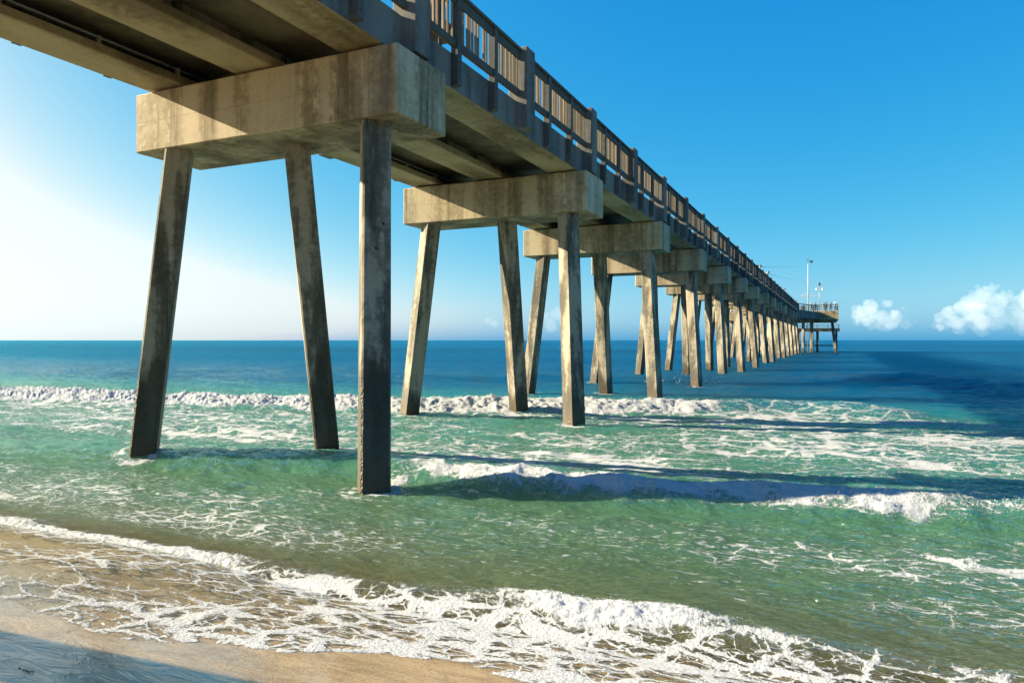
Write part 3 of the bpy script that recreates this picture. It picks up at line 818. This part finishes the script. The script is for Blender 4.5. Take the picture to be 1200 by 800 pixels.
# ladder down to the water at the head
lad = pl("ladder", Geo().box(-0.35, -0.25, -0.05, 0.05, -0.5, 8.4).mesh("ladder", M_lampmetal), (-5.55, 163.1, 0))
for nm, me, z in [("stile", Geo().box(0.25, 0.35, -0.05, 0.05, -0.5, 8.4).mesh("stile", M_lampmetal), 0)] + [("rung", RUNG, -0.3 + k * 0.33) for RUNG in [Geo().tube((-0.25, 0, 0), (0.25, 0, 0), 0.02, n=6).mesh("rung", M_lampmetal)] for k in range(26)]:
    link(nm, me, lad, (0, 0, z))

# ------------------------------------------------------------------ things standing on the pier
def flagpole(x, y):
    r = empty("flagpole", (x, y, 8.75)); meta(r, "tall white mast with a crosstree and wind vane on the pier head", "mast")
    link("mast", Geo().tube((0, 0, 0), (0, 0, 10.3), 0.10, 0.05, 10).mesh("mast", M_mast, True), r)
    link("crosstree", Geo().tube((-1.6, 0, 3.3), (1.6, 0, 3.3), 0.06, n=6).tube((-1.5, 0, 3.3), (0, 0, 4.3), 0.03, n=6).tube((1.5, 0, 3.3), (0, 0, 4.3), 0.03, n=6).mesh("crosstree", M_mast), r)
    link("vane", Geo().tube((0, 0, 10.3), (0, 0, 11.6), 0.03, n=6).tube((-0.3, 0, 11.1), (0.6, 0, 10.7), 0.04, n=6).box(0.4, 0.95, -0.02, 0.02, 10.45, 10.95).mesh("vane", M_dark), r)
flagpole(-5.85, 166.0)
def lamp_post(x, y):
    r = empty("lamp_post", (x, y, 8.75)); meta(r, "slim grey lamp post with two hanging lamps on the pier head", "lamp post")
    link("post", Geo().tube((0, 0, 0), (0, 0, 5.6), 0.08, 0.08, 8).mesh("post", M_lampmetal, True), r)
    link("cross_arm", Geo().tube((-0.65, 0, 5.2), (0.65, 0, 5.2), 0.06, n=6).mesh("cross_arm", M_lampmetal), r)
    link("head_box", Geo().box(-0.2, 0.2, -0.2, 0.2, 5.6, 6.1, .03).tube((0, 0, 6.1), (0, 0, 6.4), 0.2, 0.05).mesh("head_box", M_dark), r)
    for s in (-1, 1):
        link("lamp_shade", Geo().tube((s * 0.6, 0, 4.65), (s * 0.6, 0, 5.1), 0.20, 0.08, 8).mesh("lamp_shade", M_white), r)
lamp_post(-3.6, 167.2)

# fishing table and people
def fish_table(x, y):
    r = empty("cleaning_table", (x, y, 8.45)); meta(r, "grey wooden bait table just inside the near railing", "table")
    link("table_top", Geo().box(-0.35, 0.35, -0.65, 0.65, 0.86, 0.93, .008).mesh("table_top", M_wood), r)
    link("apron", Geo().box(-0.30, 0.30, -0.60, 0.60, 0.76, 0.857, .005).mesh("apron", M_wood), r)
    for sx_ in (-1, 1):
        for sy_ in (-1, 1):
            link("leg", Geo().box(sx_ * .27 - .04, sx_ * .27 + .04, sy_ * .55 - .04, sy_ * .55 + .04, 0, 0.757, .005).mesh("leg", M_wood), r)
fish_table(-7.95, 13.35)

def skinmat(n, c): return simple(n, c, 0.7, var=0.08)
M_skin = skinmat("skin", (0.42, 0.25, 0.16))
M_hair = skinmat("dark_hair", (0.05, 0.035, 0.025))
CLOTH = {k: skinmat(k + "_cloth", c) for k, c in dict(white=(0.75, 0.75, 0.72), brown=(0.16, 0.10, 0.06), blue=(0.05, 0.13, 0.28), grey=(0.25, 0.25, 0.25), khaki=(0.34, 0.27, 0.17), navy=(0.03, 0.04, 0.08), orange=(0.5, 0.2, 0.05), black=(0.03, 0.03, 0.03)).items()}

def person(loc, face, shirt, trousers, hat, label, lean=0.0, group=None, scale=1.0):
    """one continuous skinned body; facing angle in degrees (0 = +X)"""
    up = lambda z, off=0.0: Vector((off + math.sin(lean) * max(0, z - 0.95), 0, 0.95 + (z - 0.95) * (math.cos(lean) if z > 0.95 else 1)))
    J = []; E = []; Rr = []; Z = []
    def j(p, r, zone, parent=None):
        J.append(Vector(p)); Rr.append(r); Z.append(zone)
        if parent is not None: E.append((parent, len(J) - 1))
        return len(J) - 1
    pel = j(up(0.95), 0.15, 't')
    wst = j(up(1.12), 0.14, 's', pel)
    chs = j(up(1.35), 0.16, 's', wst)
    nck = j(up(1.50), 0.065, 'k', chs)
    hd0 = j(up(1.58, .02), 0.085, 'k', nck)
    hd1 = j(up(1.68, .03), 0.105, 'k', hd0)
    hd2 = j(up(1.77, .02), 0.07, 'k', hd1)
    for s in (-1, 1):
        hip = j(up(0.90) + Vector((0, s * .10, 0)), 0.105, 't', pel)
        kn = j((0.03, s * .12, 0.49), 0.065, 't', hip)
        an = j((0.0, s * .13, 0.09), 0.045, 't', kn)
        j((0.14, s * .14, 0.04), 0.04, 'b', an)
        sh = j(up(1.43) + Vector((0, s * .19, 0)), 0.06, 's', chs)
        el = j(up(1.18) + Vector((0.08, s * .25, 0)), 0.045, 's', sh)
        wr = j(up(1.16) + Vector((0.32, s * .17, 0.02)), 0.03, 'k', el)
        j(up(1.17) + Vector((0.42, s * .13, 0.03)), 0.035, 'k', wr)
    me = bpy.data.meshes.new("person")
    me.from_pydata([tuple(p) for p in J], E, [])
    o = bpy.data.objects.new("person", me); COL.objects.link(o)
    sk = o.modifiers.new("skin", 'SKIN')
    for k, v in enumerate(me.skin_vertices[0].data):
        v.radius = (Rr[k], Rr[k]); v.use_root = (k == 0)
    ss = o.modifiers.new("sub", 'SUBSURF'); ss.levels = 1; ss.render_levels = 1
    dg = bpy.context.evaluated_depsgraph_get()
    nm = bpy.data.meshes.new_from_object(o.evaluated_get(dg))
    bpy.data.objects.remove(o)
    nm.name = "person"
    nm.materials.clear()
    for m in (CLOTH[shirt], CLOTH[trousers], M_skin, M_dark): nm.materials.append(m)
    zi = {'s': 0, 't': 1, 'k': 2, 'b': 3}
    for p in nm.polygons:
        c = p.center
        k = min(range(len(J)), key=lambda i: (J[i] - c).length - Rr[i])
        p.material_index = zi[Z[k]]; p.use_smooth = True
    r = link("person", nm, None, loc)
    r.rotation_euler = (0, 0, R(face)); r.scale = (scale,) * 3
    meta(r, label, "person", group)
    hp = up(1.77, .02)
    if hat:
        g = Geo(); g.ball(hp + Vector((0, 0, 0.0)), 0.125, 2, (1, 1, .75)); g.tube(hp + Vector((0.02, 0, -.02)), hp + Vector((0.03, 0, 0.0)), 0.21, 0.19, 12)
        link("hat", g.mesh("hat", CLOTH[hat], True), r)
    else:
        g = Geo(); g.ball(hp + Vector((-0.02, 0, -0.03)), 0.12, 2, (1, 1, .85))
        link("hair", g.mesh("hair", M_hair, True), r)
    return r
def rod(p0, p1, label):
    g = Geo(); p0, p1 = Vector(p0), Vector(p1)
    r = empty("fishing_rod", p0); meta(r, label, "fishing rod")
    link("rod", Geo().tube((0, 0, 0), p1 - p0, 0.012, 0.003, 6).mesh("rod", M_dark), r)
    link("handle", Geo().tube((p1 - p0) * -0.12, (p1 - p0) * 0.01, 0.026, n=6).mesh("handle", M_dark), r)
DK = 8.45
person((-7.62, 12.75, DK), 100, "brown", "navy", "brown", "person in a brown shirt at the bait table, shoulder showing over the near railing", 0.15)
person((-7.45, 76.5, DK), 10, "white", "khaki", None, "person in a white shirt standing at the rail, nearest of those far along the pier", 0.36)
person((-7.45, 83.0, DK), 5, "khaki", "navy", "brown", "person in khaki bending forward over the rail with a rod", 0.62)
person((-7.45, 112.0, DK), 5, "orange", "grey", None, "person in an orange shirt alone at the rail before the pier head", 0.45)
person((-7.45, 146.0, DK), 0, "black", "navy", "black", "person in black at the rail close to the pier head", 0.4)
person((-5.1, 164.3, 8.75), -90, "blue", "black", "khaki", "person in a blue shirt and khaki hat on the pier head beside the white mast", 0.1)
person((-2.7, 164.4, 8.75), -80, "brown", "khaki", None, "person in a brown shirt at the middle of the pier head rail", 0.1)
person((-2.2, 164.4, 8.75), -100, "black", "navy", "black", "person in black next to the brown shirted one on the pier head", 0.1)
person((-0.55, 164.4, 8.75), -60, "white", "blue", "white", "person in a white shirt and white hat at the right corner of the pier head", 0.15)
rod((-6.8, 76.7, 10.0), (-3.2, 77.6, 10.0), "long thin fishing rod held out nearly level by the person in the white shirt")
rod((-6.7, 83.1, 9.75), (-3.2, 84.5, 8.9), "fishing rod pointing down to the water from the bending person in khaki")
person((-4.3, 164.5, 8.75), -95, "navy", "grey", None, "person in dark navy clothes on the pier head just right of the white mast", 0.2)
person((-1.35, 164.5, 8.75), -85, "grey", "black", "black", "person in grey leaning on the rail at the pier head, second from the right corner", 0.3)
def bin_(x, y):
    r = empty("litter_bin", (x, y, 8.75)); meta(r, "round dark litter bin on the pier head left of the white mast", "bin")
    link("drum", Geo().tube((0, 0, 0), (0, 0, 0.95), 0.33, 0.36, 14).mesh("drum", M_dark), r)
    link("lid", Geo().tube((0, 0, 0.953), (0, 0, 1.12), 0.38, 0.2, 14).mesh("lid", M_dark), r)
bin_(-6.75, 165.0)
rod((-0.1, 164.2, 10.15), (2.9, 163.0, 10.5), "fishing rod reaching out over the right corner of the pier head")

# ------------------------------------------------------------------ gulls
def gull(loc, head, span, label):
    r = empty("seagull", loc); r.rotation_euler = (0, R(12), R(head)); meta(r, label, "bird")
    g = Geo(); g.ball((0, 0, 0), 0.1, 2, (2.2, .8, .75)); g.ball((0.24, 0, .05), 0.055, 1); g.tube((0.28, 0, .05), (0.36, 0, .04), 0.018, 0.005, 6)
    link("body", g.mesh("body", CLOTH["grey"], True), r)
    for s in (-1, 1):
        v = [(0.10, s * .06, .04), (-0.10, s * .06, .04), (0.12, s * span * .22, .18), (-0.06, s * span * .22, .18), (-0.02, s * span * .5, .08), (-0.1, s * span * .5, .08)]
        v += [(a, b, c - .02) for a, b, c in v]
        f = [(0, 2, 3, 1), (2, 4, 5, 3), (6, 7, 9, 8), (8, 9, 11, 10), (0, 6, 8, 2), (2, 8, 10, 4), (1, 3, 9, 7), (3, 5, 11, 9), (4, 10, 11, 5), (0, 1, 7, 6)]
        link("wing", mesh_from("wing", v, f, CLOTH["grey"]), r)
gull((-157, 89, 47.0), 200, 1.2, "small dark gull flying left of the nearest pile cap")
gull((42, 262, 14.0), 30, 1.2, "tiny dark gull low over the sea between the two white clouds")

# ------------------------------------------------------------------ scraps of weed on the sand
M_weed = simple("dark_weed", (0.03, 0.025, 0.012), 0.6)
def weed(x, y, n, spread, label):
    g = Geo(); rr = random.Random(int(x * 100) + n)
    for k in range(n):
        px, py = rr.gauss(0, spread), rr.gauss(0, spread * .14)
        a = rr.uniform(-.5, .5); l = rr.uniform(.004, .013)
        q = [Vector((px + t * l * math.cos(a) + rr.uniform(-.006, .006), py + t * l * math.sin(a), rr.uniform(.001, .004))) for t in (-1, 0, 1)]
        g.tube(q[0], q[1], .002, .003, 5); g.tube(q[1], q[2], .003, .0015, 5)
    z = float(bed_z(np.array([x]), np.array([y]))[0])
    o = link("seaweed_scrap", g.mesh("seaweed_scrap", M_weed), None, (x, y, z))
    meta(o, label, "seaweed")
def px_ground(u, v, zw):
    D = (zw - 2.55) * 834 / (398.6 - v); l = (u - 600) / 834 * D
    return l * math.cos(R(24.6)) - D * math.sin(R(24.6)), l * math.sin(R(24.6)) + D * math.cos(R(24.6))
for (u, v, n, sp, lb) in ((30, 784, 9, .045, "thin streak of dark seaweed on the shaded wet sand at the bottom left"),):
    x, y = px_ground(u, v, 0.63); weed(x, y, n, sp, lb)

# ------------------------------------------------------------------ clouds low over the horizon
def cloud_mat(dens=0.0052):
    t = NT("cloud_vapour")
    v = t.n('ShaderNodeVolumePrincipled')
    v.inputs['Color'].default_value = (0.96, 0.97, 0.98, 1)
    v.inputs['Density'].default_value = dens
    v.inputs['Anisotropy'].default_value = 0.2
    return t.done(None, v.outputs[0])
M_cloud = cloud_mat()
M_haze_cloud = cloud_mat(0.0016)
def cloud(u0, u1, v_base, D, tops, seed, label, thick=90.0, mat=None):
    """tops: list of (u, v, radius px) puffs in the photograph's frame turned into world blobs at distance D"""
    rr = random.Random(seed)
    k = D / 834.0
    c, s_ = math.cos(R(24.6)), math.sin(R(24.6))
    g = Geo()
    def w(u, v, dd=0.0):
        l = (u - 600) * k; d = D + dd
        return Vector((l * c - d * s_, l * s_ + d * c, 2.55 + (398.6 - v) * k))
    org = w((u0 + u1) / 2, v_base)
    for (u, v, r) in tops:
        g.ball(w(u, v, rr.uniform(-thick, thick) * .4) - org, r * k, 3)
        for _ in range(7):
            a = rr.uniform(-0.5, 3.6); q = r * rr.uniform(.55, .95)
            g.ball(w(u + q * math.cos(a), v - q * math.sin(a), rr.uniform(-thick, thick) * .5) - org, r * k * rr.uniform(.25, .5), 2)
    o = link("cloud", g.mesh("cloud", mat or M_cloud, True), None, org)
    rm = o.modifiers.new("merge", 'REMESH'); rm.mode = 'VOXEL'; rm.voxel_size = 3.2 * D / 3000
    tx = bpy.data.textures.new("billow", 'CLOUDS'); tx.noise_scale = 26 * D / 3000; tx.noise_depth = 3
    dp = o.modifiers.new("billow", 'DISPLACE'); dp.texture = tx; dp.strength = 22 * D / 3000; dp.mid_level = 0.55; dp.texture_coords = 'LOCAL'
    meta(o, label, "cloud")
    return o
cloud(997, 1063, 388, 3000, [(1017, 360, 9), (1011, 367, 9), (1022, 368, 10), (1003, 368, 5), (1034, 357, 5), (1040, 355, 4), (1030, 371, 8), (1044, 372, 9), (1053, 366, 4), (1058, 362, 3), (1012, 377, 6), (1040, 380, 7)], 3, "small white puffy cloud just right of the pier head")
cloud(1095, 1240, 390, 3000, [(1150, 345, 8), (1157, 340, 7), (1145, 354, 11), (1160, 354, 12), (1128, 360, 9), (1115, 366, 8), (1105, 372, 6), (1135, 366, 12), (1178, 350, 9), (1190, 352, 7), (1172, 362, 10), (1200, 346, 8), (1215, 352, 14), (1230, 360, 12), (1190, 366, 9), (1120, 378, 8), (1100, 384, 5), (1150, 378, 9)], 5, "large towering white cloud at the right edge of the sky")
cloud(1085, 1250, 392, 3400, [(1100, 380, 9), (1118, 374, 11), (1140, 376, 13), (1165, 374, 14), (1190, 374, 13), (1215, 376, 14), (1240, 378, 12), (1128, 384, 9), (1155, 386, 9), (1205, 386, 9)], 8, "faint grey cloud bank spread low beneath the large white cloud", mat=M_haze_cloud)
cloud(990, 1070, 392, 3400, [(1005, 376, 7), (1020, 379, 9), (1038, 380, 10), (1052, 376, 9), (1064, 381, 6)], 9, "faint grey cloud bank beneath the small puffy cloud", mat=M_haze_cloud)
cloud(560, 700, 390, 3400, [(572, 376, 5), (580, 380, 5), (640, 372, 6), (652, 368, 8), (664, 374, 8), (676, 380, 7), (645, 382, 8)], 10, "very faint pale cloud near the horizon seen behind the piles", mat=M_haze_cloud)
